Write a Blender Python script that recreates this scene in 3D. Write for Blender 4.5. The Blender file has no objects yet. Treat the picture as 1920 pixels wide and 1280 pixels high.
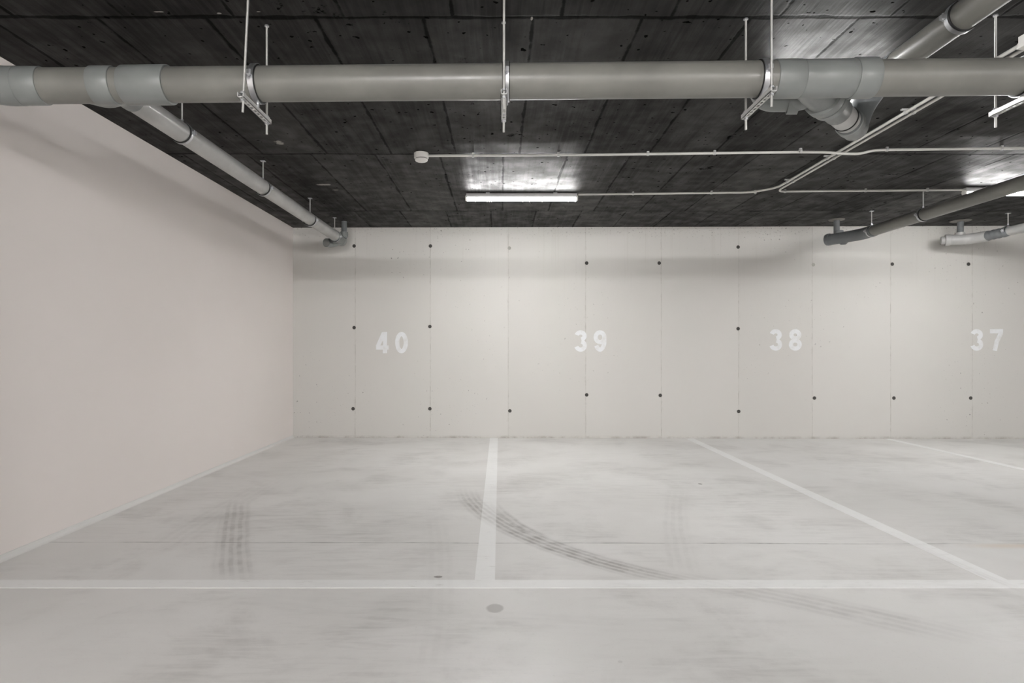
import bpy, bmesh, math, random
from mathutils import Vector, Matrix
R = math.radians
random.seed(4)
scene = bpy.context.scene
COL = scene.collection

# ------------------------------------------------------------------ camera, world, exposure
F, VX, VY, CH = 1120.0, 940.0, 655.0, 1.18      # focal length and vanishing point in pixels, eye height
cd = bpy.data.cameras.new('camera'); cam = bpy.data.objects.new('camera', cd); COL.objects.link(cam)
cam.location = (0, 0, CH); cam.rotation_euler = (R(90), 0, 0)
cd.sensor_width = 36.0; cd.lens = 36.0*F/1920.0
cd.shift_x = (960-VX)/1920.0; cd.shift_y = (VY-640)/1920.0
cd.clip_start = 0.02
scene.camera = cam
w = bpy.data.worlds.new('world'); scene.world = w; w.use_nodes = True
w.node_tree.nodes['Background'].inputs[0].default_value = (1.0, 0.97, 0.93, 1)
w.node_tree.nodes['Background'].inputs[1].default_value = 0.0
vs = scene.view_settings
vs.view_transform = 'Standard'; vs.look = 'None'; vs.gamma = 1.0; vs.use_curve_mapping = False
vs.exposure = 2.60
LAMP_FRONT, FILL_BACK, FILL_FAR = 36.0, 23.0, 225.0             # strength of the battens in view / of the unseen battens added for fill light
TUBE_COL = (1.0, 0.99, 0.98, 1)

XL, YW, ZC = -2.79, 8.0, 2.81                  # left wall, far wall, ceiling
WS = -0.0125                                   # slight skew of the far wall
XR, YB = 14.0, -9.0
def wy(x): return YW + WS*(x-XL)

# ------------------------------------------------------------------ node helper
class N:
    def __init__(s, nt): s.nt = nt; s.n = nt.nodes; s.l = nt.links
    def put(s, node, i, v):
        if v is None: return
        if hasattr(v, 'is_linked') or isinstance(v, bpy.types.NodeSocket): s.l.new(v, node.inputs[i])
        else: node.inputs[i].default_value = v
    def m(s, op, a, b=None, c=None, clamp=False):
        k = s.n.new('ShaderNodeMath'); k.operation = op; k.use_clamp = clamp
        s.put(k, 0, a); s.put(k, 1, b); s.put(k, 2, c); return k.outputs[0]
    def sub(s, a, b): return s.m('SUBTRACT', a, b)
    def add(s, a, b): return s.m('ADD', a, b)
    def mul(s, a, b): return s.m('MULTIPLY', a, b)
    def ss(s, v, a, b, lo=0.0, hi=1.0):
        k = s.n.new('ShaderNodeMapRange'); k.interpolation_type = 'SMOOTHSTEP'
        s.put(k, 0, v); s.put(k, 1, a); s.put(k, 2, b); s.put(k, 3, lo); s.put(k, 4, hi); return k.outputs[0]
    def noise(s, vec, scale, detail=4, rough=0.55, dist=0.0):
        k = s.n.new('ShaderNodeTexNoise'); s.put(k, 'Vector', vec)
        k.inputs['Scale'].default_value = scale; k.inputs['Detail'].default_value = detail
        k.inputs['Roughness'].default_value = rough; k.inputs['Distortion'].default_value = dist
        return k.outputs[0]
    def map(s, vec, sc=(1,1,1), rot=(0,0,0), loc=(0,0,0)):
        k = s.n.new('ShaderNodeMapping'); s.put(k, 'Vector', vec)
        k.inputs['Scale'].default_value = sc; k.inputs['Rotation'].default_value = rot; k.inputs['Location'].default_value = loc
        return k.outputs[0]
    def obj(s): return s.n.new('ShaderNodeTexCoord').outputs['Object']
    def sep(s, v):
        k = s.n.new('ShaderNodeSeparateXYZ'); s.put(k, 0, v); return k.outputs
    def comb(s, x, y, z):
        k = s.n.new('ShaderNodeCombineXYZ'); s.put(k, 0, x); s.put(k, 1, y); s.put(k, 2, z); return k.outputs[0]
    def white(s, v):
        k = s.n.new('ShaderNodeTexWhiteNoise'); s.put(k, 'Vector', v); return k.outputs['Value']
    def mix(s, f, a, b, bt='MIX'):
        k = s.n.new('ShaderNodeMix'); k.data_type = 'RGBA'; k.blend_type = bt
        s.put(k, 0, f)
        for i, v in ((6, a), (7, b)):
            if isinstance(v, tuple) and len(v) == 3: v = v+(1,)
            s.put(k, i, v)
        return k.outputs[2]
    def bump(s, h, strength=0.3, dist=0.01):
        k = s.n.new('ShaderNodeBump'); s.put(k, 'Height', h)
        k.inputs['Strength'].default_value = strength; k.inputs['Distance'].default_value = dist
        return k.outputs[0]

def new_mat(name, rough=0.5, metal=0.0, color=(0.5,0.5,0.5), spec=0.5):
    m = bpy.data.materials.new(name); m.use_nodes = True
    b = m.node_tree.nodes['Principled BSDF']
    b.inputs['Base Color'].default_value = tuple(color)+(1,)
    b.inputs['Roughness'].default_value = rough; b.inputs['Metallic'].default_value = metal
    b.inputs['Specular IOR Level'].default_value = spec
    return m, N(m.node_tree), b

# ------------------------------------------------------------------ dirt shared by the floor and the paint on it
def fpt(px, py):                                # image point to floor point
    d = F*CH/(py-VY); return ((px-VX)*d/F, d)
def circ(a, b, c):
    ax, ay = a; bx, by = b; cx, cy = c
    D = 2*(ax*(by-cy)+bx*(cy-ay)+cx*(ay-by))
    ux = ((ax*ax+ay*ay)*(by-cy)+(bx*bx+by*by)*(cy-ay)+(cx*cx+cy*cy)*(ay-by))/D
    uy = ((ax*ax+ay*ay)*(cx-bx)+(bx*bx+by*by)*(ax-cx)+(cx*cx+cy*cy)*(bx-ax))/D
    return ux, uy, math.hypot(ax-ux, ay-uy)
def dirt_group():
    g = bpy.data.node_groups.new('floor_dirt', 'ShaderNodeTree')
    g.interface.new_socket('Vector', in_out='INPUT', socket_type='NodeSocketVector')
    g.interface.new_socket('Marks', in_out='OUTPUT', socket_type='NodeSocketFloat')
    g.interface.new_socket('Scuffs', in_out='OUTPUT', socket_type='NodeSocketFloat')
    n = N(g); gi = g.nodes.new('NodeGroupInput'); go = g.nodes.new('NodeGroupOutput')
    v = gi.outputs[0]; x, y, z = n.sep(v)
    wob = n.noise(v, 3.0, 3); tot = None
    fine = n.ss(n.noise(v, 9.0, 4, 0.6), 0.25, 0.75, 0.3, 1.0)
    # tyre tracks: three image points on the track, half width, visible range along y, strength, grooves
    tracks = [
        ((446,940),(438,1010),(440,1082), 0.115, 3.05, 4.9, 0.52, 5, 1.0),
        ((880,930),(985,1003),(1160,1062), 0.105, 3.0, 5.1, 0.85, 5, 1.0),
        ((940,962),(980,990),(1030,1015), 0.06, 3.7, 4.7, 0.9, 2, 1.0),
        ((1160,1062),(1420,1110),(1760,1185), 0.13, 2.4, 3.4, 0.38, 5, 1.0),
        ((1268,930),(1266,990),(1280,1060), 0.10, 3.1, 5.2, 0.17, 4, 1.0),
        ((1380,1240),(1420,1262),(1450,1290), 0.07, 2.0, 2.3, 0.4, 4, 1.0),
        ((1700,1010),(1800,1060),(1910,1105), 0.035, 2.9, 3.8, 0.45, 2, 1.0),
        ((780,880),(820,1010),(805,1270), 0.10, 2.1, 4.6, 0.10, 4, 1.0),
        ((560,880),(470,925),(330,1010), 0.16, 3.5, 5.6, 0.16, 5, 1.0),
        ((330,1095),(600,1135),(1000,1170), 0.14, 2.45, 3.0, 0.20, 5, 1.0),
    ]
    for a, b, c, hw, y0, y1, st, gr, _ in tracks:
        cx, cy, rr = circ(fpt(*a), fpt(*b), fpt(*c))
        dx = n.sub(x, cx); dy = n.sub(y, cy)
        r = n.m('SQRT', n.add(n.mul(dx, dx), n.mul(dy, dy)))
        e = n.add(n.sub(r, rr), n.mul(n.sub(wob, 0.5), 0.03))
        band = n.ss(n.m('ABSOLUTE', e), hw*0.4, hw*1.15, 1.0, 0.0)
        groove = n.ss(n.m('SINE', n.mul(e, math.pi*gr/hw)), -0.9, 0.6, 0.5, 1.0)
        rng = n.mul(n.ss(y, y0-0.05, y0+0.25), n.ss(y, y1-0.8, y1+0.1, 1.0, 0.0))
        t = n.mul(n.mul(n.mul(band, groove), rng), n.mul(fine, st))
        tot = t if tot is None else n.m('MAXIMUM', tot, t)
    # round oil spot and two small black scraps of dirt
    for (px, py, rx, ry, st) in ((928,1140,0.042,0.05,0.5),(822,1081,0.022,0.016,0.9),(1313,907,0.016,0.03,0.8),(1163,1240,0.01,0.01,0.2),(1415,1250,0.02,0.02,0.1)):
        X, Y = fpt(px, py)
        dx = n.m('DIVIDE', n.sub(x, X), rx); dy = n.m('DIVIDE', n.sub(y, Y), ry)
        rr = n.add(n.m('SQRT', n.add(n.mul(dx,dx), n.mul(dy,dy))), n.mul(n.sub(n.noise(v, 25, 2), 0.5), 0.9 if st > 0.6 else 0.2))
        tot = n.m('MAXIMUM', tot, n.ss(rr, 0.75, 1.1, st, 0.0))
    g.links.new(tot, go.inputs[0])
    # broom-like scuffs, several directions
    p1 = n.ss(n.noise(v, 1.5, 6, 0.62, 0.4), 0.47, 0.68)
    p2 = n.ss(n.noise(n.map(v, (1,1,1), (0,0,0), (5.2,1.7,0)), 0.8, 4, 0.6), 0.42, 0.66)
    s1 = n.noise(n.map(v, (2.0, 16.0, 1), (0,0,R(20))), 1.5, 5, 0.65, 0.5)
    s2 = n.noise(n.map(v, (2.0, 13.0, 1), (0,0,R(-38))), 1.7, 5, 0.65, 0.5)
    sc = n.add(n.mul(p1, n.ss(s1, 0.36, 0.66, 0.25, 1.0)), n.mul(n.mul(p2, n.ss(s2, 0.45, 0.65)), 0.45))
    g.links.new(sc, go.inputs[1])
    return g
DG = dirt_group()

def floor_mat():
    m, n, b = new_mat('polished_concrete', 0.42, spec=0.35)
    v = n.obj(); k = n.n.new('ShaderNodeGroup'); k.node_tree = DG; n.l.new(v, k.inputs[0])
    x, y, z = n.sep(v)
    base = n.mix(n.ss(n.noise(v, 0.8, 5), 0.35, 0.65), (0.72, 0.708, 0.688), (0.775, 0.765, 0.748))
    base = n.mix(n.ss(n.noise(v, 160, 2), 0.3, 0.7), base, (0.56, 0.55, 0.52)) if False else base
    sp = n.ss(n.noise(v, 70, 3, 0.7), 0.58, 0.75)
    base = n.mix(n.mul(sp, 0.18), base, (0.42, 0.40, 0.38))
    c = n.mix(n.mul(k.outputs[1], 0.40), base, (0.36, 0.345, 0.325))
    c = n.mix(k.outputs[0], c, (0.235, 0.22, 0.205))
    # construction joint across the bays
    jy = n.add(3.645, n.add(n.mul(x, -0.006), n.mul(n.sub(n.noise(v, 1.5, 3), 0.5), 0.03)))
    jl = n.ss(n.m('ABSOLUTE', n.sub(y, jy)), 0.003, 0.012, 1.0, 0.0)
    js = n.ss(n.noise(n.comb(x, 0.0, 0.0), 2.2, 4, 0.7), 0.38, 0.66, 0.12, 0.9)
    c = n.mix(n.mul(jl, n.mul(js, n.ss(x, 1.6, 3.2, 0.75, 0.35))), c, (0.15, 0.145, 0.135))
    # faint rusty stain
    X, Y = fpt(1890, 1023)
    st = n.mul(n.ss(n.m('ABSOLUTE', n.sub(y, Y)), 0.0, 0.07, 1.0, 0.0), n.ss(x, X-0.35, X, 0.0, 0.35))
    c = n.mix(st, c, (0.62, 0.45, 0.30))
    n.l.new(c, b.inputs['Base Color'])
    n.l.new(n.ss(n.noise(v, 2.0, 4), 0.3, 0.7, 0.36, 0.55), b.inputs['Roughness'])
    n.l.new(n.bump(n.noise(v, 35, 3), 0.05, 0.004), b.inputs['Normal'])
    return m
def paint_floor_mat():
    m, n, b = new_mat('floor_line_paint', 0.45, spec=0.4)
    v = n.obj(); k = n.n.new('ShaderNodeGroup'); k.node_tree = DG; n.l.new(v, k.inputs[0])
    x, y, z = n.sep(v)
    c = n.mix(n.mul(k.outputs[1], 0.28), (0.87, 0.87, 0.86), (0.54, 0.53, 0.51))
    c = n.mix(n.mul(k.outputs[0], 0.55), c, (0.34, 0.32, 0.30))
    wear = n.ss(n.noise(n.map(v, (2, 6, 1), (0,0,R(20))), 5, 6, 0.7), 0.56, 0.74, 0.0, 0.6)
    c = n.mix(wear, c, (0.62, 0.61, 0.58))
    n.l.new(c, b.inputs['Base Color'])
    return m

def ceiling_mat():
    m, n, b = new_mat('black_painted_concrete', 0.5, spec=0.16)
    v = n.obj(); x, y, z = n.sep(v)
    wobx = n.mul(n.sub(n.noise(v, 2.5, 4), 0.5), 0.030)
    woby = n.mul(n.sub(n.noise(n.map(v, (1,1,1), (0,0,0), (7,3,0)), 1.7, 5), 0.5), 0.045)
    yr = n.m('DIVIDE', n.add(n.sub(y, 2.93), woby), 2.05); row = n.m('FLOOR', yr); fy = n.sub(yr, row)
    pw = 0.535
    off = n.add(n.mul(row, 0.14), 0.38)
    xr = n.m('DIVIDE', n.add(n.add(x, off), wobx), pw); colm = n.m('FLOOR', xr); fx = n.sub(xr, colm)
    dx = n.mul(n.m('MINIMUM', fx, n.sub(1.0, fx)), pw)
    dy = n.mul(n.m('MINIMUM', fy, n.sub(1.0, fy)), 2.05)
    cut = n.noise(v, 5.0, 5, 0.65)
    wdt = n.ss(cut, 0.35, 0.72, 0.003, 0.013)
    seamx = n.mul(n.ss(n.sub(dx, wdt), -0.003, 0.007, 1.0, 0.0), n.ss(cut, 0.36, 0.5, 0.6, 1.0))
    seamy = n.ss(n.sub(dy, n.mul(wdt, 1.4)), -0.003, 0.012, 1.0, 0.0)
    seam = n.m('MAXIMUM', seamx, seamy)
    pan = n.white(n.comb(colm, row, 0.0))
    grain = n.noise(n.map(v, (22, 0.7, 1)), 1.6, 6, 0.62, 0.15)
    c = n.mix(pan, (0.0085, 0.0083, 0.0078), (0.016, 0.0157, 0.0146))
    c = n.mix(n.mul(n.ss(grain, 0.38, 0.72), n.ss(pan, 0.3, 0.8, 0.25, 0.9)), c, (0.034, 0.033, 0.0305))
    blot = n.noise(n.map(v, (1.6, 0.5, 1)), 1.1, 7, 0.68)
    c = n.mix(n.ss(blot, 0.42, 0.68), c, (0.014, 0.0135, 0.013))
    # black ragged patches where paint filled rough concrete
    rag = n.mul(n.ss(n.noise(v, 4.2, 8, 0.75), 0.60, 0.66), n.ss(n.noise(n.map(v, (1,1,1), (0,0,0), (3.3,8,0)), 0.9, 2), 0.5, 0.62))
    c = n.mix(rag, c, (0.006, 0.006, 0.006))
    pit = n.m('MULTIPLY', n.ss(n.noise(v, 22, 2, 0.4), 0.70, 0.73), 1.0)
    c = n.mix(pit, c, (0.005, 0.005, 0.005))
    c = n.mix(n.mul(seam, 0.8), c, (0.003, 0.003, 0.003))
    # a few bare, unpainted scuffs
    tot = None
    for (px, py, rx, ry) in ((607,346,.10,.03),(630,356,.07,.02),(295,22,.045,.008),(410,25,.014,.01),(485,22,.018,.008),(997,35,.006,.02),(525,268,.05,.06)):
        d = F*(ZC-CH)/(VY-py); X = (px-VX)*d/F
        ex = n.m('DIVIDE', n.sub(x, X), rx); ey = n.m('DIVIDE', n.sub(y, d), ry)
        q = n.add(n.m('SQRT', n.add(n.mul(ex,ex), n.mul(ey,ey))), n.mul(n.sub(n.noise(v, 18, 3), 0.5), 2.4))
        q = n.ss(q, 0.45, 0.75, 0.60, 0.0)
        tot = q if tot is None else n.m('MAXIMUM', tot, q)
    c = n.mix(tot, c, (0.55, 0.52, 0.48))
    n.l.new(c, b.inputs['Base Color'])
    n.l.new(n.ss(n.noise(v, 6, 4), 0.3, 0.7, 0.42, 0.6), b.inputs['Roughness'])
    h = n.add(n.add(n.mul(grain, 0.55), n.mul(n.noise(n.map(v, (1.6, 0.5, 1)), 14, 5), 0.3)), n.mul(seam, -0.35))
    dk = n.m('MAXIMUM', n.m('MAXIMUM', n.mul(seam, 0.8), rag), pit)
    sp = n.mul(n.sub(1.0, dk), n.ss(n.add(n.mul(blot, 0.5), n.mul(grain, 0.5)), 0.38, 0.60, 0.24, 0.07))
    n.l.new(n.mul(sp, n.ss(pan, 0.0, 1.0, 0.7, 1.15)), b.inputs['Specular IOR Level'])
    n.l.new(n.bump(h, 0.35, 0.008), b.inputs['Normal'])
    return m

def back_wall_mat():
    m, n, b = new_mat('fair_faced_concrete_paint', 0.6, spec=0.3)
    v = n.obj(); x, y, z = n.sep(v)
    seams = [(px-VX)*wy((px-VX)*YW/F)/F - XL for px in (666,807,953,1098,1240,1385,1523,1670,1823,1968,2112,2260)]
    wob = n.mul(n.sub(n.noise(v, 2.0, 4), 0.5), 0.012)
    dmin = None; cell = None
    for s_ in seams:
        t = n.m('ABSOLUTE', n.add(n.sub(x, s_), wob)); dmin = t if dmin is None else n.m('MINIMUM', dmin, t)
        g_ = n.m('GREATER_THAN', x, s_); cell = g_ if cell is None else n.add(cell, g_)
    cut = n.noise(n.map(v, (1,1,2.2)), 2.6, 6, 0.7)
    line = n.mul(n.ss(dmin, 0.0015, 0.007, 1.0, 0.0), n.ss(cut, 0.42, 0.66, 0.18, 0.75))
    halo = n.mul(n.ss(dmin, 0.0, 0.035, 1.0, 0.0), n.ss(n.noise(v, 14, 5, 0.7), 0.5, 0.7, 0.0, 0.35))
    tone = n.white(n.comb(cell, 3.0, 0.0))
    c = n.mix(tone, (0.585, 0.572, 0.545), (0.62, 0.608, 0.582))
    c = n.mix(n.ss(n.noise(n.map(v, (1.2,1,0.7)), 0.8, 5), 0.35, 0.7), c, (0.60, 0.59, 0.562))
    drip = n.noise(n.map(v, (26, 1, 0.55)), 1.0, 5, 0.6)
    up = n.ss(z, 1.5, 2.8)
    c = n.mix(n.mul(n.mul(n.ss(drip, 0.54, 0.74), up), 0.20), c, (0.42, 0.40, 0.36))
    # pores and overspray
    p1 = n.noise(v, 26, 2, 0.5); p2 = n.noise(v, 75, 2, 0.5)
    zone = n.ss(n.noise(n.map(v, (1,1,0.8), (0,0,0), (2.2,0,0.4)), 0.75, 3), 0.46, 0.68)
    for (px, py, rx, rz) in ((755,478,0.75,0.50),(1440,455,0.75,0.35),(1300,440,1.2,0.15),(592,680,0.12,0.75),(1640,540,0.5,0.2)):
        y0 = wy((px-VX)*YW/F); u0 = (px-VX)*y0/F-XL; z0 = CH+(VY-py)*y0/F
        ex = n.m('DIVIDE', n.sub(x, u0), rx); ez = n.m('DIVIDE', n.sub(z, z0), rz)
        zone = n.m('MAXIMUM', zone, n.ss(n.m('SQRT', n.add(n.mul(ex,ex), n.mul(ez,ez))), 0.3, 1.0, 1.0, 0.0))
    c = n.mix(n.mul(n.ss(p2, 0.68, 0.74), n.mul(zone, 0.55)), c, (0.16, 0.15, 0.14))
    c = n.mix(n.mul(n.ss(p1, 0.70, 0.72), n.mul(zone, 0.7)), c, (0.12, 0.115, 0.11))
    ov = n.mul(n.ss(n.noise(v, 40, 3, 0.6), 0.60, 0.68), n.ss(n.add(z, n.mul(n.noise(v, 1.2, 2), 0.25)), 2.74, 2.95))
    c = n.mix(n.mul(ov, 0.75), c, (0.10, 0.095, 0.09))
    c = n.mix(n.mul(halo, 0.6), c, (0.33, 0.31, 0.28))
    c = n.mix(line, c, (0.36, 0.345, 0.31))
    # grime at the foot
    ft = n.mul(n.ss(z, 0.0, 0.045, 1.0, 0.0), n.ss(n.noise(v, 4, 5, 0.7), 0.42, 0.66, 0.08, 0.75))
    c = n.mix(ft, c, (0.26, 0.235, 0.205))
    n.l.new(c, b.inputs['Base Color'])
    h = n.sub(n.mul(n.noise(v, 18, 5), 0.3), line)
    n.l.new(n.bump(h, 0.25, 0.004), b.inputs['Normal'])
    return m
def plaster_mat(name, c1, c2):
    m, n, b = new_mat(name, 0.7, spec=0.25)
    v = n.obj()
    n.l.new(n.mix(n.ss(n.noise(v, 0.7, 4), 0.3, 0.7), c1, c2), b.inputs['Base Color'])
    n.l.new(n.bump(n.noise(v, 9, 6), 0.12, 0.01), b.inputs['Normal'])
    return m
def plastic(name, col, rough=0.35, spec=0.5, var=0.12):
    m, n, b = new_mat(name, rough, spec=spec)
    v = n.obj()
    dk = tuple(q*(1-var) for q in col); lt = tuple(min(1, q*(1+var)) for q in col)
    c = n.mix(n.ss(n.noise(v, 3.5, 4), 0.3, 0.7), dk, lt)
    dust = n.ss(n.noise(v, 90, 2, 0.5), 0.70, 0.78, 0.0, 0.15)
    c = n.mix(dust, c, tuple(min(1, q*1.5) for q in col))
    n.l.new(c, b.inputs['Base Color'])
    n.l.new(n.ss(n.noise(v, 8, 4), 0.3, 0.7, rough-0.05, rough+0.07), b.inputs['Roughness'])
    return m
def metal(name, col, rough=0.35, met=0.85):
    m, n, b = new_mat(name, rough, met)
    v = n.obj()
    n.l.new(n.mix(n.noise(v, 30, 3), tuple(q*0.85 for q in col), tuple(min(1,q*1.12) for q in col)), b.inputs['Base Color'])
    return m
def rod_mat():
    m, n, b = new_mat('threaded_zinc', 0.42, 0.55)
    v = n.obj(); x, y, z = n.sep(v)
    th = n.m('SINE', n.mul(z, 2*math.pi/0.0025))
    n.l.new(n.mix(n.noise(v, 20, 3), (0.50, 0.50, 0.48), (0.66, 0.66, 0.64)), b.inputs['Base Color'])
    n.l.new(n.bump(th, 0.3, 0.001), b.inputs['Normal'])
    return m
def number_paint():
    m, n, b = new_mat('stencil_paint', 0.55, spec=0.3)
    v = n.obj()
    c = n.mix(n.ss(n.noise(v, 9, 6, 0.7), 0.42, 0.72, 0.0, 0.75), (0.77, 0.785, 0.80), (0.66, 0.655, 0.635))
    n.l.new(c, b.inputs['Base Color'])
    return m
def tube_mat(name, s, side=1.0):
    m = bpy.data.materials.new(name); m.use_nodes = True
    b = m.node_tree.nodes['Principled BSDF']
    b.inputs['Base Color'].default_value = (0.9, 0.9, 0.9, 1)
    b.inputs['Emission Color'].default_value = TUBE_COL; b.inputs['Emission Strength'].default_value = s
    if side < 1.0:                              # the strip of diodes faces down: the diffuser's flanks give off less than its bottom
        n = N(m.node_tree); g = n.n.new('ShaderNodeNewGeometry'); q = n.sep(g.outputs['Normal'])
        n.l.new(n.ss(q[2], -0.25, -0.95, s*side, s), b.inputs['Emission Strength'])
    return m

M = dict(
    floor=floor_mat(), line=paint_floor_mat(), ceiling=ceiling_mat(), back=back_wall_mat(),
    left=plaster_mat('warm_white_plaster', (0.84, 0.786, 0.757), (0.86, 0.808, 0.78)),
    cove=plaster_mat('white_floor_upstand', (0.76, 0.75, 0.73), (0.79, 0.78, 0.76)),
    pipe=plastic('grey_pvc', (0.180, 0.178, 0.163), 0.34),
    pipe2=plastic('grey_pvc_fitting', (0.205, 0.217, 0.212), 0.34, var=0.08),
    lpipe=plastic('light_grey_pvc', (0.43, 0.43, 0.42), 0.34),
    dkpipe=plastic('mid_grey_pvc', (0.16, 0.17, 0.175), 0.48, spec=0.3),
    rubber=plastic('black_rubber', (0.010, 0.010, 0.010), 0.6),
    zinc=metal('galvanised_steel', (0.62, 0.63, 0.65), 0.32),
    rail=metal('zinc_rail', (0.66, 0.66, 0.65), 0.45, 0.45),
    rod=rod_mat(), conduit=plastic('light_grey_conduit', (0.60, 0.59, 0.56), 0.4, var=0.05),
    clip=plastic('grey_clip', (0.50, 0.50, 0.49), 0.4, var=0.05),
    white=plastic('white_plastic', (0.74, 0.73, 0.70), 0.4, var=0.04),
    dark=plastic('dark_slot', (0.02, 0.02, 0.02), 0.6),
    house=plastic('lamp_housing_grey', (0.55, 0.55, 0.55), 0.45, var=0.04),
    tube=tube_mat('led_diffuser', LAMP_FRONT, 0.16), tube_fill=tube_mat('fill_diffuser_rear', FILL_BACK), tube_fill_far=tube_mat('fill_diffuser_far', FILL_FAR),  # the last two belong to the added fill lamps
    plug=plastic('dark_tie_hole', (0.055, 0.052, 0.048), 0.8),
    plugl=plastic('grey_filled_tie_hole', (0.36, 0.35, 0.32), 0.8),
    num=number_paint(), rag=plastic('grey_putty', (0.25, 0.24, 0.22), 0.9))

# ------------------------------------------------------------------ mesh helpers (world coordinates)
def link(name, bm, mat, parent=None, smooth=True, label=None):
    bmesh.ops.recalc_face_normals(bm, faces=bm.faces[:])
    me = bpy.data.meshes.new(name)
    if parent is not None: org = parent['_o'] if '_o' in parent else (0,0,0)
    else: org = None
    if org is not None: bmesh.ops.translate(bm, verts=bm.verts[:], vec=-Vector(org))
    bm.to_mesh(me); bm.free()
    if smooth:
        for p in me.polygons: p.use_smooth = True
    me.materials.append(mat)
    o = bpy.data.objects.new(name, me); COL.objects.link(o)
    if smooth:
        e = o.modifiers.new('edges', 'EDGE_SPLIT'); e.split_angle = R(38)
    if parent is not None:
        o.parent = parent; o['_o'] = tuple(org)
    if label: o['label'] = label
    return o
def tag(o, label, cat, group=None):
    o['label'] = label; o['category'] = cat
    if group: o['group'] = group
    return o
def thing(name, loc, label, cat, group=None):
    o = bpy.data.objects.new(name, None); COL.objects.link(o); o.location = loc; o.empty_display_size = 0.05
    o['_o'] = tuple(loc)
    return tag(o, label, cat, group)
def struct(o): o['kind'] = 'structure'; return o
def box(bm, x0, x1, y0, y1, z0, z1):
    vs_ = [bm.verts.new((x, y, z)) for x in (x0, x1) for y in (y0, y1) for z in (z0, z1)]
    for f in ((0,1,3,2),(4,6,7,5),(0,4,5,1),(2,3,7,6),(0,2,6,4),(1,5,7,3)): bm.faces.new([vs_[i] for i in f])
def frame(d):
    d = d.normalized(); u = Vector((0,0,1)) if abs(d.z) < 0.9 else Vector((0,1,0))
    a = u.cross(d).normalized(); return a, d.cross(a).normalized()
def lathe(bm, p, q, prof, seg=40, caps=True):
    """revolve profile [(t, r)] (t metres from p towards q)"""
    p, q = Vector(p), Vector(q); d = (q-p).normalized(); a, b = frame(d)
    rings = []
    for t, r in prof:
        rings.append([bm.verts.new(p+d*t+(a*math.cos(2*math.pi*i/seg)+b*math.sin(2*math.pi*i/seg))*r) for i in range(seg)])
    for A, B in zip(rings, rings[1:]):
        for i in range(seg): bm.faces.new((A[i], A[(i+1)%seg], B[(i+1)%seg], B[i]))
    if caps: bm.faces.new(rings[0]); bm.faces.new(rings[-1][::-1])
def cyl(bm, p, q, r, seg=32, bev=0.0):
    L = (Vector(q)-Vector(p)).length
    lathe(bm, p, q, [(0,r),(L,r)] if not bev else [(0,r-bev),(bev,r),(L-bev,r),(L,r-bev)], seg)
def ring(bm, p, axis, r0, r1, wd, seg=40):
    p = Vector(p); d = Vector(axis).normalized(); s = p-d*wd/2; a, b = frame(d)
    R_ = []
    for t, r in ((0,r0),(0,r1),(wd,r1),(wd,r0)):
        R_.append([bm.verts.new(s+d*t+(a*math.cos(2*math.pi*i/seg)+b*math.sin(2*math.pi*i/seg))*r) for i in range(seg)])
    for k in range(4):
        A, B = R_[k], R_[(k+1)%4]
        for i in range(seg): bm.faces.new((A[i], A[(i+1)%seg], B[(i+1)%seg], B[i]))
def sweep(bm, pts, r, seg=24):
    pts = [Vector(p) for p in pts]; rings = []; prev = None
    for i, p in enumerate(pts):
        d = (pts[min(i+1, len(pts)-1)]-pts[max(i-1, 0)]).normalized()
        if prev is None: a, b = frame(d)
        else:
            a = (prev-d*prev.dot(d)).normalized(); b = d.cross(a)
        prev = a
        rings.append([bm.verts.new(p+(a*math.cos(2*math.pi*k/seg)+b*math.sin(2*math.pi*k/seg))*r) for k in range(seg)])
    for A, B in zip(rings, rings[1:]):
        for k in range(seg): bm.faces.new((A[k], A[(k+1)%seg], B[(k+1)%seg], B[k]))
    bm.faces.new(rings[0]); bm.faces.new(rings[-1][::-1])
def bend(pts, rad, n=8):
    """round the corners of a polyline"""
    pts = [Vector(p) for p in pts]; out = [pts[0]]
    for i in range(1, len(pts)-1):
        a, c, b = pts[i-1], pts[i], pts[i+1]
        k = min(rad, (a-c).length*0.48, (b-c).length*0.48)
        s = c+(a-c).normalized()*k; e = c+(b-c).normalized()*k
        for j in range(n+1):
            t = j/n; out.append(s*(1-t)**2+c*2*t*(1-t)+e*t*t)
    return out+[pts[-1]]
def B(): return bmesh.new()
def one(name, fn, mat, parent=None, smooth=True, label=None):
    bm = B(); fn(bm); return link(name, bm, mat, parent, smooth, label)

# ------------------------------------------------------------------ the setting
bm = B(); box(bm, XL-0.2, XR+0.2, YB-0.2, YW+0.3, -0.2, 0.0); struct(link('floor', bm, M['floor'], smooth=False))
bm = B(); box(bm, XL-0.2, XR+0.2, YB-0.2, YW+0.3, ZC, ZC+0.25); struct(link('ceiling', bm, M['ceiling'], smooth=False))
bm = B(); box(bm, XL-0.2, XL, YB, YW+0.3, 0, ZC); struct(link('wall_left', bm, M['left'], smooth=False))
bm = B(); box(bm, XR, XR+0.2, YB, YW+0.3, 0, ZC); struct(link('wall_right', bm, M['left'], smooth=False))
bm = B(); box(bm, XL, XR, YB-0.2, YB, 0, ZC); struct(link('wall_front', bm, M['left'], smooth=False))
wallb = bpy.data.objects.new('wall_back', None)
bm = B(); box(bm, 0, XR-XL+0.1, 0, 0.2, 0, ZC)
me = bpy.data.meshes.new('wall_back'); bmesh.ops.recalc_face_normals(bm, faces=bm.faces[:]); bm.to_mesh(me); bm.free(); me.materials.append(M['back'])
bpy.data.objects.remove(wallb)
wallb = bpy.data.objects.new('wall_back', me); COL.objects.link(wallb)
wallb.location = (XL, YW, 0); wallb.rotation_euler = (0, 0, math.atan(WS)); struct(wallb)
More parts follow.
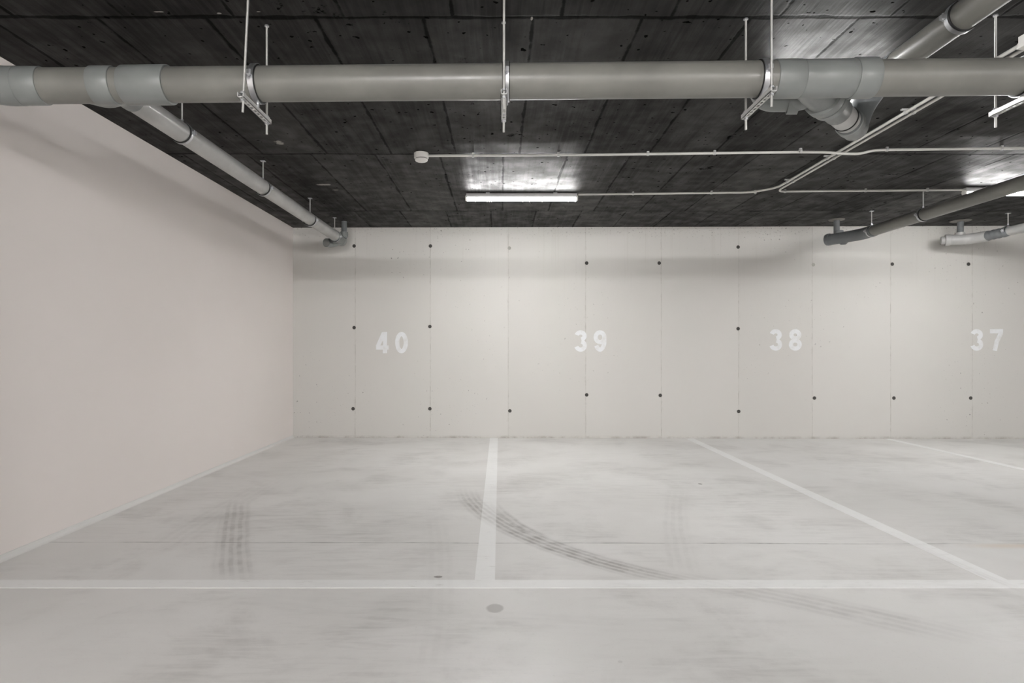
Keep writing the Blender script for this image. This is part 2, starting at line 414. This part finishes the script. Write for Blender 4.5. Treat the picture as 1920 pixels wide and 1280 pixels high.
def wall_xy(px, py):
    """image point to local (u, z) on the far wall"""
    k = (px-VX)/F
    y = (YW-WS*XL)/(1-WS*k); x = k*y
    return (x-XL)/math.cos(math.atan(WS)), CH+(VY-py)*y/F
# tie holes of the formwork
dark_h = [(664,461),(807,461),(1100,493),(1236,493),(1384,463),(1673,495),(1816,495),(664,614),(806,612),(1384,616),
          (662,766),(806,766),(956,770),(1100,740),(1238,741),(1385,771),(1527,746),(1676,746),(1820,746)]
lite_h = [(955,465),(1525,496)]
def hole(u, z, mat):
    bm = B()
    lathe(bm, (u, 0.004, z), (u, -0.01, z), [(0,0.010),(0.001,0.012),(0.0055,0.021),(0.006,0.0225),(0.0045,0.0235)], 20)
    me = bpy.data.meshes.new('tie_hole'); bmesh.ops.recalc_face_normals(bm, faces=bm.faces[:]); bm.to_mesh(me); bm.free(); me.materials.append(mat)
    o = bpy.data.objects.new('tie_hole', me); COL.objects.link(o); o.parent = wallb
for p in dark_h: hole(*wall_xy(*p), M['plug'])
for p in lite_h: hole(*wall_xy(*p), M['plugl'])

# upstand of the floor coating along the left wall
bm = B()
prof = [(0,0),(0.022,0),(0.012,0.006),(0.006,0.014),(0.004,0.034),(0,0.036)]
A = [bm.verts.new((XL+a, YB, z)) for a, z in prof]; C_ = [bm.verts.new((XL+a, YW, z)) for a, z in prof]
for i in range(len(prof)): bm.faces.new((A[i], A[(i+1)%6], C_[(i+1)%6], C_[i]))
struct(link('baseboard_left', bm, M['cove']))

# ------------------------------------------------------------------ painted lines on the floor
def flat(name, pts, z, label, cat='floor marking', group='white painted parking lines'):
    bm = B(); lo = [bm.verts.new((x, y, 0.0)) for x, y in pts]; hi = [bm.verts.new((x, y, z)) for x, y in pts]
    n = len(pts)
    bm.faces.new(hi); bm.faces.new(lo[::-1])
    for i in range(n): bm.faces.new((lo[i], lo[(i+1)%n], hi[(i+1)%n], hi[i]))
    return tag(link(name, bm, M['line'], smooth=False), label, cat, group)
def yline(xf, y1=None):
    return xf
flat('painted_stop_line', [(XL+0.045,2.955),(6.5,2.955),(6.5,3.058),(XL+0.045,3.058)], 0.0014, 'long white stop line painted across the floor in front of all the bays')
def bayline(pa, pb, wd, label):
    (xa, ya), (xb, yb) = fpt(*pa), fpt(*pb)
    yb_ = 3.058; xb = xa+(xb-xa)*(yb_-ya)/(yb-ya); yA = wy(xa)-0.002
    flat('painted_bay_line', [(xb-wd/2, yb_),(xb+wd/2, yb_),(xa+wd/2, yA),(xa-wd/2, yA)], 0.0014, label)
bayline((926,821), (909,1087), 0.104, 'white bay divider line between bays 40 and 39, running straight at the viewer')
bayline((1291,821), (1868,1086), 0.104, 'white bay divider line between bays 39 and 38, slanting to the lower right corner')
bayline((1663,822), (1920,880), 0.090, 'short white bay divider line between bays 38 and 37 at the right edge')

# ------------------------------------------------------------------ bay numbers on the far wall
def arc(cx, cy, rx, ry, a0, a1, n=22):
    return [(cx+rx*math.cos(R(a0+(a1-a0)*i/n)), cy+ry*math.sin(R(a0+(a1-a0)*i/n))) for i in range(n+1)]
S = 0.056
def glyph(ch):          # centre lines in a 0.17 x 0.285 cell, stroke width S; list of (points, closed)
    W, H = 0.170, 0.285; h = S/2; rx = W/2-h; cx = W/2
    if ch == '0': return [(arc(cx, H/2, rx, H/2-h, 0, 360, 40)[:-1], True)]
    if ch == '8': return [(arc(cx, H*0.735, rx*0.90, H*0.265-h, 0, 360, 32)[:-1], True), (arc(cx, H*0.285, rx, H*0.285-h, 0, 360, 32)[:-1], True)]
    if ch == '3': return [(arc(cx-.003, H*0.735, rx*0.92, H*0.265-h, 165, -80), False), (arc(cx-.003, H*0.285, rx, H*0.285-h, 80, -165), False)]
    if ch == '9': return [(arc(cx, H*0.675, rx, H*0.325-h, 0, 360, 36)[:-1], True), (arc(cx, H*0.50, rx, H*0.50-h, 20, -148), False)]
    if ch == '7': return [([(0, H-h), (W, H-h)], False), ([(W-h*0.9, H-S*0.9), (cx+0.004, H*0.42), (cx-0.022, 0)], False)]
    if ch == '4': return [([(0.0, H*0.27), (W, H*0.27)], False), ([(W*0.70, 0), (W*0.70, H)], False), ([(W*0.62, H-0.012), (0.020, H*0.30)], False)]
def stroke(bm, pts, closed, ox, oz, lift, wd=S):
    n = len(pts); L = []; Rr = []
    for i in range(n):
        a = pts[(i-1) % n] if (closed or i > 0) else pts[i]; b = pts[(i+1) % n] if (closed or i < n-1) else pts[i]
        tx, tz = b[0]-a[0], b[1]-a[1]; q = math.hypot(tx, tz); nx, nz = -tz/q, tx/q
        for lst, s in ((L, 1), (Rr, -1)):
            x = ox+pts[i][0]+nx*s*wd/2; z = oz+pts[i][1]+nz*s*wd/2
            lst.append((bm.verts.new((x, -lift, z)), bm.verts.new((x, 0.0, z))))
    for i in range(n if closed else n-1):
        j = (i+1) % n
        bm.faces.new((L[i][0], L[j][0], Rr[j][0], Rr[i][0])); bm.faces.new((L[i][1], Rr[i][1], Rr[j][1], L[j][1]))
        bm.faces.new((L[i][0], L[i][1], L[j][1], L[j][0])); bm.faces.new((Rr[i][0], Rr[j][0], Rr[j][1], Rr[i][1]))
    if not closed:
        for i in (0, n-1): bm.faces.new((L[i][0], Rr[i][0], Rr[i][1], L[i][1]))
for txt, px, py, lab in (('40', 735, 642, 'white stencilled number 40 on the far wall, nearest the corner'),
                    ('39', 1107, 639, 'white stencilled 39 on the far wall, below the lit middle lamp'),
                    ('38', 1473, 637, 'white stencilled 38 on the far wall, below the tee of the dark grey right pipe'),
                    ('37', 1850, 637, 'white stencilled number 37 on the far wall, furthest right')):
    u, z = wall_xy(px, py)
    t = thing('bay_number', (0,0,0), lab, 'number', 'bay numbers stencilled on the far wall')
    t.matrix_world = Matrix.Translation((XL, YW, 0)) @ Matrix.Rotation(math.atan(WS), 4, 'Z') @ Matrix.Translation((u, 0, z))
    for k, ch in enumerate(txt):
        bm = B()
        for i, (pts, cl) in enumerate(glyph(ch)): stroke(bm, pts, cl, -0.2125+k*0.255, -0.1425, 0.0012+0.0002*i)
        link('digit', bm, M['num'], t, smooth=False)

# ------------------------------------------------------------------ main waste pipe across the view
def mp(x): return Vector((x, 2.835-0.026*x, 2.450-0.002*x))       # axis of the run
RM = 0.081
def pxm(px):                                                       # x on the axis under an image column
    x = 0.0
    for _ in range(12): x = (px-VX)*mp(x).y/F
    return x
def sleeve(bm, p, q, r, t=0.007):
    L = (Vector(q)-Vector(p)).length
    lathe(bm, p, q, [(0, r+0.0005),(0.001, r+t-0.002),(0.004, r+t),(L-0.004, r+t),(L-0.001, r+t-0.002),(L, r+0.0005)], 48, caps=False)
mt = thing('waste_pipe', tuple(mp(0)), 'long thick grey waste pipe hung across the whole view in the foreground', 'pipe')
xa = pxm(236)
one('pipe', lambda b: cyl(b, mp(xa), mp(5.2), RM, 56), M['pipe'], mt)
one('coupling', lambda b: sleeve(b, mp(pxm(236)), mp(pxm(320)), RM, 0.010), M['pipe2'], mt)
# the end that bends towards the viewer
e0 = mp(xa); ed = Vector((-1.0, -0.10, -0.052)).normalized()
def ep(t): return e0+ed*t
one('pipe', lambda b: cyl(b, ep(-0.03), ep(0.50), RM, 56), M['pipe'], mt)
one('coupling', lambda b: sleeve(b, ep(0.045), ep(0.145), RM, 0.007), M['pipe2'], mt)
one('coupling', lambda b: sleeve(b, ep(0.365), ep(0.50), RM, 0.006), M['pipe2'], mt)
k0 = ep(0.47); k1 = k0+ed*0.075; k2 = k1+Vector((-0.75,-0.65,0)).normalized()*0.12
one('elbow', lambda b: sweep(b, bend([k0, k1, k2], 0.06), RM+0.007, 48), M['pipe2'], mt)
k3 = Vector((XL+0.12, k2.y-(k2.x-(XL+0.12))*0.87, k2.z))
one('pipe', lambda b: sweep(b, bend([k2-(k2-k1)*0.3, k3, k3-Vector((0,0,k3.z))], 0.14), RM, 48), M['pipe'], mt)
# wye with its sockets at the right
one('coupling', lambda b: sleeve(b, mp(pxm(1449)), mp(pxm(1500)), RM, 0.006), M['pipe2'], mt)
one('wye_fitting', lambda b: sleeve(b, mp(pxm(1500)), mp(pxm(1606)), RM, 0.004), M['pipe2'], mt)
one('coupling', lambda b: sleeve(b, mp(pxm(1596)), mp(pxm(1637)), RM, 0.010), M['pipe2'], mt)

# ------------------------------------------------------------------ branch pipe overhead on the right, dropping into the wye
bt = thing('branch_pipe', (2.05, 2.6, 2.66), 'grey pipe at upper right crossing above the thick pipe and dropping into it through elbows', 'pipe')
RB = 0.064
one('pipe', lambda b: cyl(b, (2.05, -0.6, 2.66), (2.05, 3.12, 2.66), RB, 48), M['pipe'], bt)
J = mp(1.42); D1 = Vector((1.93, 3.27, 2.395))
jd = (D1-J).normalized(); JL = (D1-J).length
one('wye_branch', lambda b: cyl(b, J, J+jd*0.26, 0.078, 48), M['pipe2'], bt)
one('coupling', lambda b: lathe(b, J, D1, [(0.22,0.074),(0.225,0.092),(0.275,0.092),(0.30,0.074),(0.34,0.072)], 48), M['pipe2'], bt)
one('reducer', lambda b: lathe(b, J, D1, [(0.29,0.068),(0.295,0.086),(0.33,0.086),(0.35,0.070),(0.45,0.068),(0.455,0.064)], 48), M['pipe2'], bt)
one('pipe', lambda b: cyl(b, J+jd*0.40, J+jd*(JL-0.02), 0.063, 40), M['lpipe'], bt)
one('rubber_seal', lambda b: ring(b, J+jd*0.555, jd, 0.06, 0.0665, 0.008, 40), M['rubber'], bt)
one('elbow', lambda b: sweep(b, bend([J+jd*(JL-0.10), D1, (1.985, 3.30, 2.52), (2.05, 3.18, 2.66), (2.05, 3.08, 2.66)], 0.09), 0.067, 40), M['dkpipe'], bt)
one('end_cap', lambda b: lathe(b, J+jd*(JL-0.09), J+jd*(JL+0.08), [(0,0.062),(0.01,0.072),(0.05,0.072),(0.055,0.066),(0.115,0.066),(0.135,0.055),(0.142,0.0)], 40, caps=False), M['pipe2'], bt)
# small side stub behind the hanger
one('stub', lambda b: sweep(b, bend([mp(1.56)+Vector((0,0.02,-0.01)), (1.52, 3.02, 2.435), (1.36, 3.08, 2.46), (1.30, 3.02, 2.50)], 0.08), 0.052, 36), M['pipe2'], bt)
one('coupling', lambda b: ring(b, (1.485, 3.04, 2.437), (-0.95, 0.28, 0.1), 0.05, 0.058, 0.05), M['pipe2'], bt)

# ------------------------------------------------------------------ ring clamps with rods for pipes that run away from the viewer
def ceiling_clamp(x, y, z, r, label, group, rod_top=True, plate=0.0):
    t = thing('pipe_clamp', (x, y, z), label, 'pipe clamp', group)
    one('rubber_lining', lambda b: ring(b, (x, y-0.012, z), (0,1,0), r-0.001, r+0.006, 0.008), M['rubber'], t)
    one('steel_band', lambda b: ring(b, (x, y+0.004, z), (0,1,0), r-0.001, r+0.0075, 0.022), M['zinc'], t)
    for s in (-1, 1):
        a, e = sorted((x+s*(r+0.003), x+s*(r+0.028)))
        one('clamp_ear', lambda b: box(b, a, e, y-0.006, y+0.014, z-0.009, z+0.009), M['zinc'], t, smooth=False)
        one('clamp_screw', lambda b: cyl(b, (x+s*(r+0.017), y+0.004, z-0.018), (x+s*(r+0.017), y+0.004, z+0.018), 0.004, 10), M['zinc'], t)
    one('nut', lambda b: cyl(b, (x, y+0.004, z+r+0.004), (x, y+0.004, z+r+0.026), 0.009, 6), M['zinc'], t)
    one('rod', lambda b: cyl(b, (x, y+0.004, z+r+0.004), (x, y+0.004, ZC+0.002), 0.0052, 12), M['rod'], t)
    if plate: one('ceiling_plate', lambda b: box(b, x-plate, x+plate, y-0.012, y+0.02, ZC-0.006, ZC+0.001), M['zinc'], t, smooth=False)
    return t

# left pipe
XLp, ZLp, RL = -2.06, 2.575, 0.063
lt = thing('waste_pipe', (XLp, 5.5, ZLp), 'light grey pipe running along the left wall to the far wall', 'pipe')
one('pipe', lambda b: cyl(b, (XLp, 3.24, ZLp), (XLp, 7.52, ZLp+0.012), RL, 48), M['lpipe'], lt)
one('tee_fitting', lambda b: lathe(b, (XLp, 7.36, ZLp+0.01), (XLp, 7.72, ZLp+0.01), [(0,RL+0.001),(0.004,RL+0.008),(0.09,RL+0.008),(0.1,RL+0.003),(0.27,RL+0.003),(0.275,RL+0.008),(0.35,RL+0.008),(0.36,RL)], 40), M['pipe2'], lt)
one('elbow', lambda b: sweep(b, bend([(XLp+0.01, 7.62, ZLp), (XLp-0.09, 7.60, ZLp-0.045), (XLp-0.14, 7.50, ZLp-0.055)], 0.06), 0.055, 32), M['pipe2'], lt)
one('riser', lambda b: cyl(b, (XLp+0.06, 7.60, ZLp+0.02), (XLp+0.06, 7.60, ZC+0.002), 0.035, 28), M['dkpipe'], lt)
one('socket', lambda b: cyl(b, (XLp+0.06, 7.60, ZLp+0.03), (XLp+0.06, 7.60, ZLp+0.10), 0.048, 28, 0.004), M['pipe2'], lt)
one('junction', lambda b: sweep(b, bend([(XLp, 3.34, ZLp), (XLp, 3.22, ZLp-0.002), (XLp+0.02, 3.10, 2.50), (XLp+0.05, mp(XLp).y+0.03, mp(XLp).z-0.005)], 0.08), RL+0.004, 36), M['pipe2'], lt)
LC = [(3.85,'ring clamp on the light grey left pipe, closest to the thick pipe'),(5.16,'second ring clamp from the thick pipe on the light grey left pipe'),
      (6.43,'third ring clamp from the thick pipe on the light grey left pipe'),(7.38,'last ring clamp on the light grey left pipe, at its tee by the far wall')]
for yy, lab in LC: ceiling_clamp(XLp, yy, ZLp, RL, lab, 'ring clamps on the left pipe', plate=0.02 if yy > 5 else 0)

# right pipe that passes in front of the second lamp
XP, ZP, RP = 4.36, 2.572, 0.063
rt = thing('waste_pipe', (XP, 6.0, ZP), 'dark grey pipe at right, ending in a far wall tee, crossing the right lamp', 'pipe')
one('pipe', lambda b: cyl(b, (XP, 1.2, ZP), (XP, 7.2, ZP), RP, 48), M['pipe'], rt)
one('tee_fitting', lambda b: sweep(b, bend([(XP, 6.98, ZP), (XP, 7.22, ZP), (XP-0.22, 7.58, ZP-0.005)], 0.10), RP+0.006, 40), M['dkpipe'], rt)
tv = Vector((-0.53, 0.85, 0)).normalized()
one('end_cap', lambda b: lathe(b, Vector((XP-0.20, 7.55, ZP)), Vector((XP-0.20, 7.55, ZP))+tv, [(0,RP+0.004),(0.004,RP+0.012),(0.03,RP+0.012),(0.034,RP+0.007),(0.05,RP+0.007),(0.055,RP)], 40), M['dkpipe'], rt)
one('riser', lambda b: cyl(b, (XP-0.15, 7.50, ZP+0.03), (XP-0.15, 7.50, ZC+0.002), 0.035, 28), M['dkpipe'], rt)
one('socket', lambda b: cyl(b, (XP-0.13, 7.48, ZP+0.03), (XP-0.13, 7.48, ZP+0.095), 0.05, 28, 0.004), M['dkpipe'], rt)
one('base_bulge', lambda b: cyl(b, (XP-0.10, 7.44, ZP-0.085), (XP-0.10, 7.44, ZP), 0.05, 28, 0.02), M['dkpipe'], rt)
one('putty_ring', lambda b: lathe(b, (XP-0.15, 7.50, ZC-0.012), (XP-0.15, 7.50, ZC+0.001), [(0,0.055),(0.004,0.085),(0.013,0.095)], 18), M['rag'], rt)
for yy, lab in ((6.17, 'ring clamp in the middle of the dark grey right pipe, nearer the thick pipe'), (7.03, 'ring clamp beside the tee end of the dark grey right pipe')):
    ceiling_clamp(XP, yy, ZP, RP, lab, 'ring clamps on the right pipe', plate=0.02 if yy > 7 else 0)

# far right pipe
XQ, ZQ, RQ = 6.06, 2.60, 0.055
qt = thing('waste_pipe', (XQ, 7.2, ZQ), 'pale grey pipe at the far right edge with a ribbed coupling and tee', 'pipe')
one('pipe', lambda b: cyl(b, (XQ, 3.0, ZQ), (XQ, 7.35, ZQ-0.01), RQ, 40), M['lpipe'], qt)
one('coupling', lambda b: lathe(b, (XQ, 7.12, ZQ-0.01), (XQ-0.12, 7.52, ZQ-0.03), [(0,RQ)]+[(0.02+0.03*i+(0.012 if j else 0), RQ+(0.006 if (i%2) else 0.001)) for i in range(10) for j in (0,1)], 36), M['dkpipe'], qt)
one('tee_fitting', lambda b: sweep(b, bend([(XQ-0.06, 7.36, ZQ-0.022), (XQ-0.16, 7.52, ZQ-0.03), (XQ-0.36, 7.62, ZQ-0.025)], 0.08), 0.066, 40), M['lpipe'], qt)
one('end_cap', lambda b: cyl(b, (XQ-0.34, 7.61, ZQ-0.025), (XQ-0.39, 7.635, ZQ-0.025), 0.072, 36, 0.004), M['lpipe'], qt)
one('end_plug', lambda b: cyl(b, (XQ-0.38, 7.63, ZQ-0.025), (XQ-0.43, 7.655, ZQ-0.025), 0.05, 30, 0.006), M['lpipe'], qt)
one('riser', lambda b: sweep(b, [(XQ-0.24, 7.58, ZQ+0.0), (XQ-0.235, 7.58, ZC-0.06), (XQ-0.23, 7.58, ZC+0.002)], 0.036, 28), M['dkpipe'], qt)
one('socket', lambda b: cyl(b, (XQ-0.24, 7.58, ZQ+0.0), (XQ-0.24, 7.58, ZQ+0.062), 0.054, 30, 0.004), M['lpipe'], qt)
one('putty_ring', lambda b: lathe(b, (XQ-0.23, 7.58, ZC-0.010), (XQ-0.23, 7.58, ZC+0.001), [(0,0.05),(0.003,0.10),(0.011,0.12)], 14), M['rag'], qt)
ceiling_clamp(XQ, 7.14, ZQ, RQ+0.002, 'ring clamp holding the pale pipe at the far right edge', None, plate=0.025)
# clamp on the branch pipe
ceiling_clamp(2.05, 2.66, 2.66, RB, 'large ring clamp on the branch pipe at the upper right corner', None)

# ------------------------------------------------------------------ trapeze hangers of the thick pipe
def hanger(x, label, lean=0.0):
    c = mp(x); y0, y1 = c.y-0.165, c.y+0.165; yn, yf = c.y-0.14, c.y+0.14; zb = 2.322
    t = thing('pipe_hanger', (x, c.y, zb), label, 'pipe hanger', 'rail hangers of the thick pipe')
    def rail(b):
        wd, h, th = 0.014, 0.022, 0.0025
        for s in (-1, 1): box(b, x+s*wd-(th if s > 0 else 0), x+s*wd+(th if s < 0 else 0), y0, y1, zb, zb+h)
        for s in (-1, 1): box(b, x+s*wd-(0.0085 if s > 0 else 0), x+s*wd+(0.0085 if s < 0 else 0), y0, y1, zb, zb+th)
        n = 9; step = (y1-y0)/n
        for i in range(n+1):
            yc = y0+i*step; a = max(y0, yc-0.007); e = min(y1, yc+0.007)
            box(b, x-0.0057, x+0.0057, a, e, zb, zb+th)
    one('slotted_rail', rail, M['rail'], t, smooth=False)
    one('rod', lambda b: cyl(b, (x, yn, 2.262), (x+lean, yn, ZC+0.002), 0.0055, 12), M['rod'], t)
    one('rod', lambda b: cyl(b, (x, yf, 2.262), (x, yf, ZC+0.002), 0.0055, 12), M['rod'], t)
    for yy in (yn, yf):
        one('nut', lambda b: cyl(b, (x, yy, zb+0.024), (x, yy, zb+0.033), 0.011, 6), M['zinc'], t)
        one('nut', lambda b: cyl(b, (x, yy, zb-0.010), (x, yy, zb-0.001), 0.011, 6), M['zinc'], t)
        one('washer', lambda b: cyl(b, (x, yy, zb+0.022), (x, yy, zb+0.0245), 0.015, 20), M['zinc'], t)
    one('ceiling_anchor', lambda b: cyl(b, (x, yf, ZC-0.006), (x, yf, ZC+0.001), 0.011, 16), M['zinc'], t)
    ax = mp(x+1)-mp(x)
    xc = x+0.012
    one('rubber_lining', lambda b: ring(b, mp(xc), ax, RM-0.001, RM+0.006, 0.034, 56), M['rubber'], t)
    one('steel_band', lambda b: ring(b, mp(xc), ax, RM, RM+0.010, 0.027, 56), M['zinc'], t)
    for s in (-1, 1):
        cc = mp(xc)+Vector((0, s*(RM+0.016), 0.012))
        one('clamp_ear', lambda b: box(b, cc.x-0.011, cc.x+0.011, cc.y-0.012, cc.y+0.010, cc.z-0.010, cc.z+0.010), M['zinc'], t, smooth=False)
        one('clamp_screw', lambda b: cyl(b, cc+Vector((0,0,-0.018)), cc+Vector((0,0,0.016)), 0.0045, 10), M['zinc'], t)
    one('stem', lambda b: cyl(b, (xc, c.y, zb+0.018), (xc, c.y, c.z-RM-0.002), 0.008, 12), M['zinc'], t)
    return t
hanger(-1.18, 'leftmost hanger of the thick pipe, its front rod leaning', 0.026)
hanger(0.012, 'hanger in the middle of the thick pipe, seen end on, above the lit lamp')
hanger(1.205, 'hanger of the thick pipe just left of the wye fitting')
hanger(2.41, 'rightmost hanger of the thick pipe, cut off by the right edge')

# ------------------------------------------------------------------ LED battens
def lamp(x0, y, label, group, L=1.17, fill=False):
    t = thing('ceiling_light', (x0+L/2, y, ZC), label, 'ceiling light', group)
    one('housing', lambda b: box(b, x0+0.01, x0+L-0.01, y-0.031, y+0.031, ZC-0.052, ZC-0.012), M['house'], t, smooth=False)
    for q in (0.2, 0.8): one('mounting_clip', lambda b: box(b, x0+L*q-0.02, x0+L*q+0.02, y-0.02, y+0.02, ZC-0.013, ZC+0.001), M['zinc'], t, smooth=False)
    def tube(b):
        n = 18; A = []
        for xx in (x0+0.02, x0+L-0.02):
            A.append([b.verts.new((xx, y+0.033*math.cos(a), ZC-0.052+0.034*math.sin(a))) for a in [R(-2-(i*176)/n) for i in range(n+1)]])
        for i in range(n): b.faces.new((A[0][i], A[0][i+1], A[1][i+1], A[1][i]))
        b.faces.new((A[0][n], A[0][0], A[1][0], A[1][n])); b.faces.new(A[0]); b.faces.new(A[1][::-1])
    one('diffuser', tube, M['tube_fill_far'] if y < -3 else M['tube_fill'] if fill else M['tube'], t)
    for s, xx in ((-1, x0), (1, x0+L-0.022)):
        one('end_cap', lambda b: cyl(b, (xx, y, ZC-0.056), (xx+0.022, y, ZC-0.056), 0.030, 24, 0.005), M['white'], t)
    return t
G = 'linear lamps on the ceiling'
lamp(-0.375, 6.22, 'lit white linear lamp on the dark ceiling in the middle of the view', G)
lamp(4.64, 6.00, 'lit linear lamp at the right edge, partly hidden behind the dark grey pipe', G)
lamp(1.58, 3.53, 'lit linear lamp hidden behind the thick pipe left of the branch pipe', G, L=0.72)
for xx, yy, lab in ((-1.2,-1.1,'unseen fill lamp added above the viewer'),(4.3,-1.1,'unseen fill lamp added to the right of the viewer'),
                    (-1.6,-4.6,'unseen fill lamp added behind the viewer near the left wall'),(4.0,-7.4,'unseen fill lamp added behind the viewer further right'),
                    (9.8,6.2,'unseen fill lamp added near the far wall outside the right edge'),(9.8,-1.1,'unseen fill lamp added far to the right of the viewer')):
    lamp(xx, yy, lab, G, fill=True)  # out-of-view battens added for fill light, with strengths of their own

# ------------------------------------------------------------------ conduits, clips, detector, junction box
RC = 0.0105; ZK = ZC-0.022
def conduit(pts, label, rad=0.08, r=RC):
    o = one('conduit', lambda b: sweep(b, bend(pts, rad), r, 12), M['conduit'])
    return tag(o, label, 'conduit', 'light grey conduits on the ceiling')
def clip(x, y, along, label, r=RC):
    def f(b):
        ax = (1,0,0) if along == 'x' else (0,1,0)
        ring(b, (x, y, ZK), ax, r, r+0.004, 0.018, 16)
        box(b, x-0.009, x+0.009, y-0.009, y+0.009, ZK+r+0.002, ZC+0.001)
    o = one('conduit_clip', f, M['clip']); return tag(o, label, 'clip', 'clips of the ceiling conduits')
def cyo(px, py):                                # image point on the conduit level
    d = F*(ZK-CH)/(VY-py); return ((px-VX)*d/F, d)
c1 = [cyo(800,292), cyo(1120,290), cyo(1500,285)]
P = lambda xy, z=ZK: (xy[0], xy[1], z)
x5, y5 = cyo(1500,285); x6, y6 = cyo(1548,286); x7, y7 = cyo(1600,287); x8, y8 = cyo(1645,281); x9, y9 = cyo(1920,277.5)
s = (y9-y8)/(x9-x8)
conduit([P(c1[0]), P(c1[1]), P(c1[2]), (x6, y6-0.02, ZK-0.004), (x6+0.12, y6-0.05, ZK-0.026), (x7+0.02, y7-0.06, ZK-0.026), (x8-0.04, y8, ZK-0.004), (x8+0.04, y8, ZK), (x9+2.0, y9+2.0*s, ZK)],
        'long thin conduit from the round detector to the right edge, crossing over the paired conduits', 0.06)
def along1(px):
    if px <= 1120: a, b = cyo(800,292), cyo(1120,290)
    elif px <= 1500: a, b = cyo(1120,290), cyo(1500,285)
    else: a, b = (x8, y8), (x9, y9)
    x = a[0]
    for _ in range(15):
        y = a[1]+(x-a[0])*(b[1]-a[1])/(b[0]-a[0]); x = (px-VX)*y/F
    return x, y
for px, w_ in ((887,'first clip right of the round detector, on the detector conduit'),(1047,'second clip from the round detector on its conduit'),(1215,'third clip from the round detector on its conduit'),
               (1340,'fourth clip from the round detector on its conduit'),(1501,'fifth clip from the round detector, just left of the conduit crossing'),
               (1663,'clip on the detector conduit just right of the crossing'),(1878,'clip on the detector conduit near the right edge')):
    x, y = along1(px); clip(x, y, 'x', w_)
xd, yd = cyo(790,292)
dt = thing('smoke_detector', (xd, yd, ZC), 'small round white smoke detector on the dark ceiling at the conduit end', 'smoke detector')
one('base', lambda b: cyl(b, (xd, yd, ZC-0.045), (xd, yd, ZC+0.001), 0.060, 40, 0.004), M['white'], dt)
one('sensing_slot', lambda b: cyl(b, (xd, yd, ZC-0.053), (xd, yd, ZC-0.044), 0.047, 36), M['dark'], dt)
one('head', lambda b: lathe(b, (xd, yd, ZC-0.050), (xd, yd, ZC-0.08), [(0,0.050),(0.006,0.053),(0.014,0.050),(0.019,0.040),(0.021,0.0)], 40, caps=False), M['white'], dt)
# paired conduits running away, then splitting to both lamps
XA, XB = 2.742, 2.796
ye = 6.10
conduit([(0.80, 6.20, ZK), (2.55, ye+0.02, ZK), (XA, ye-0.16, ZK), (XA, 3.14, ZK)], 'conduit from the middle lamp bending left of the pair toward the viewer', 0.10)
conduit([(4.66, 6.02, ZK), (XB+0.04, ye-0.02, ZK), (XB, ye-0.10, ZK), (XB, 3.14, ZK)], 'conduit from the right lamp bending right of the pair toward the viewer', 0.05)
def cl2(px, left, lab):
    a, b = ((0.80, 6.20), (2.55, ye+0.02)) if left else ((XB+0.04, ye-0.02), (4.66, 6.02))
    x = a[0]
    for _ in range(15):
        y = a[1]+(x-a[0])*(b[1]-a[1])/(b[0]-a[0]); x = (px-VX)*y/F
    clip(x, y, 'x', lab)
cl2(1187, True, 'first clip right of the middle lamp on its conduit'); cl2(1334, True, 'second clip right of the middle lamp on its conduit'); cl2(1416, True, 'clip on the middle lamp conduit at the bend')
cl2(1472, False, 'clip on the right lamp conduit next to the bend'); cl2(1623, False, 'middle clip on the right lamp conduit'); cl2(1739, False, 'clip on the right lamp conduit beside the pipe rod')
for i, (yy, lab) in enumerate(((5.72,'double clip on the paired conduits between the lamp and detector conduits'),(5.02,'double clip on the paired conduits at the crossing'),(4.05,'double clip on the paired conduits just below the thick pipe'))):
    def f(b, yy=yy):
        for xx in (XA, XB): ring(b, (xx, yy, ZK), (0,1,0), RC, RC+0.004, 0.018, 16)
        box(b, XA-0.03, XB+0.012, yy-0.009, yy+0.009, ZK+RC+0.001, ZC+0.001)
    tag(one('conduit_clip', f, M['clip']), lab, 'clip', 'double clips of the paired conduits')
jb = thing('junction_box', (2.80, 3.03, ZC), 'white square junction box on the ceiling at the top right edge', 'junction box')
one('box_body', lambda b: box(b, 2.70, 2.86, 2.93, 3.12, ZC-0.055, ZC+0.001), M['white'], jb, smooth=False)
one('cover', lambda b: box(b, 2.695, 2.865, 2.925, 3.125, ZC-0.063, ZC-0.054), M['white'], jb, smooth=False)
for xx in (XA, XB): one('gland', lambda b: cyl(b, (xx, 3.115, ZK-0.002), (xx, 3.16, ZK-0.002), 0.016, 14), M['white'], jb)

for o in bpy.data.objects:
    if '_o' in o: del o['_o']
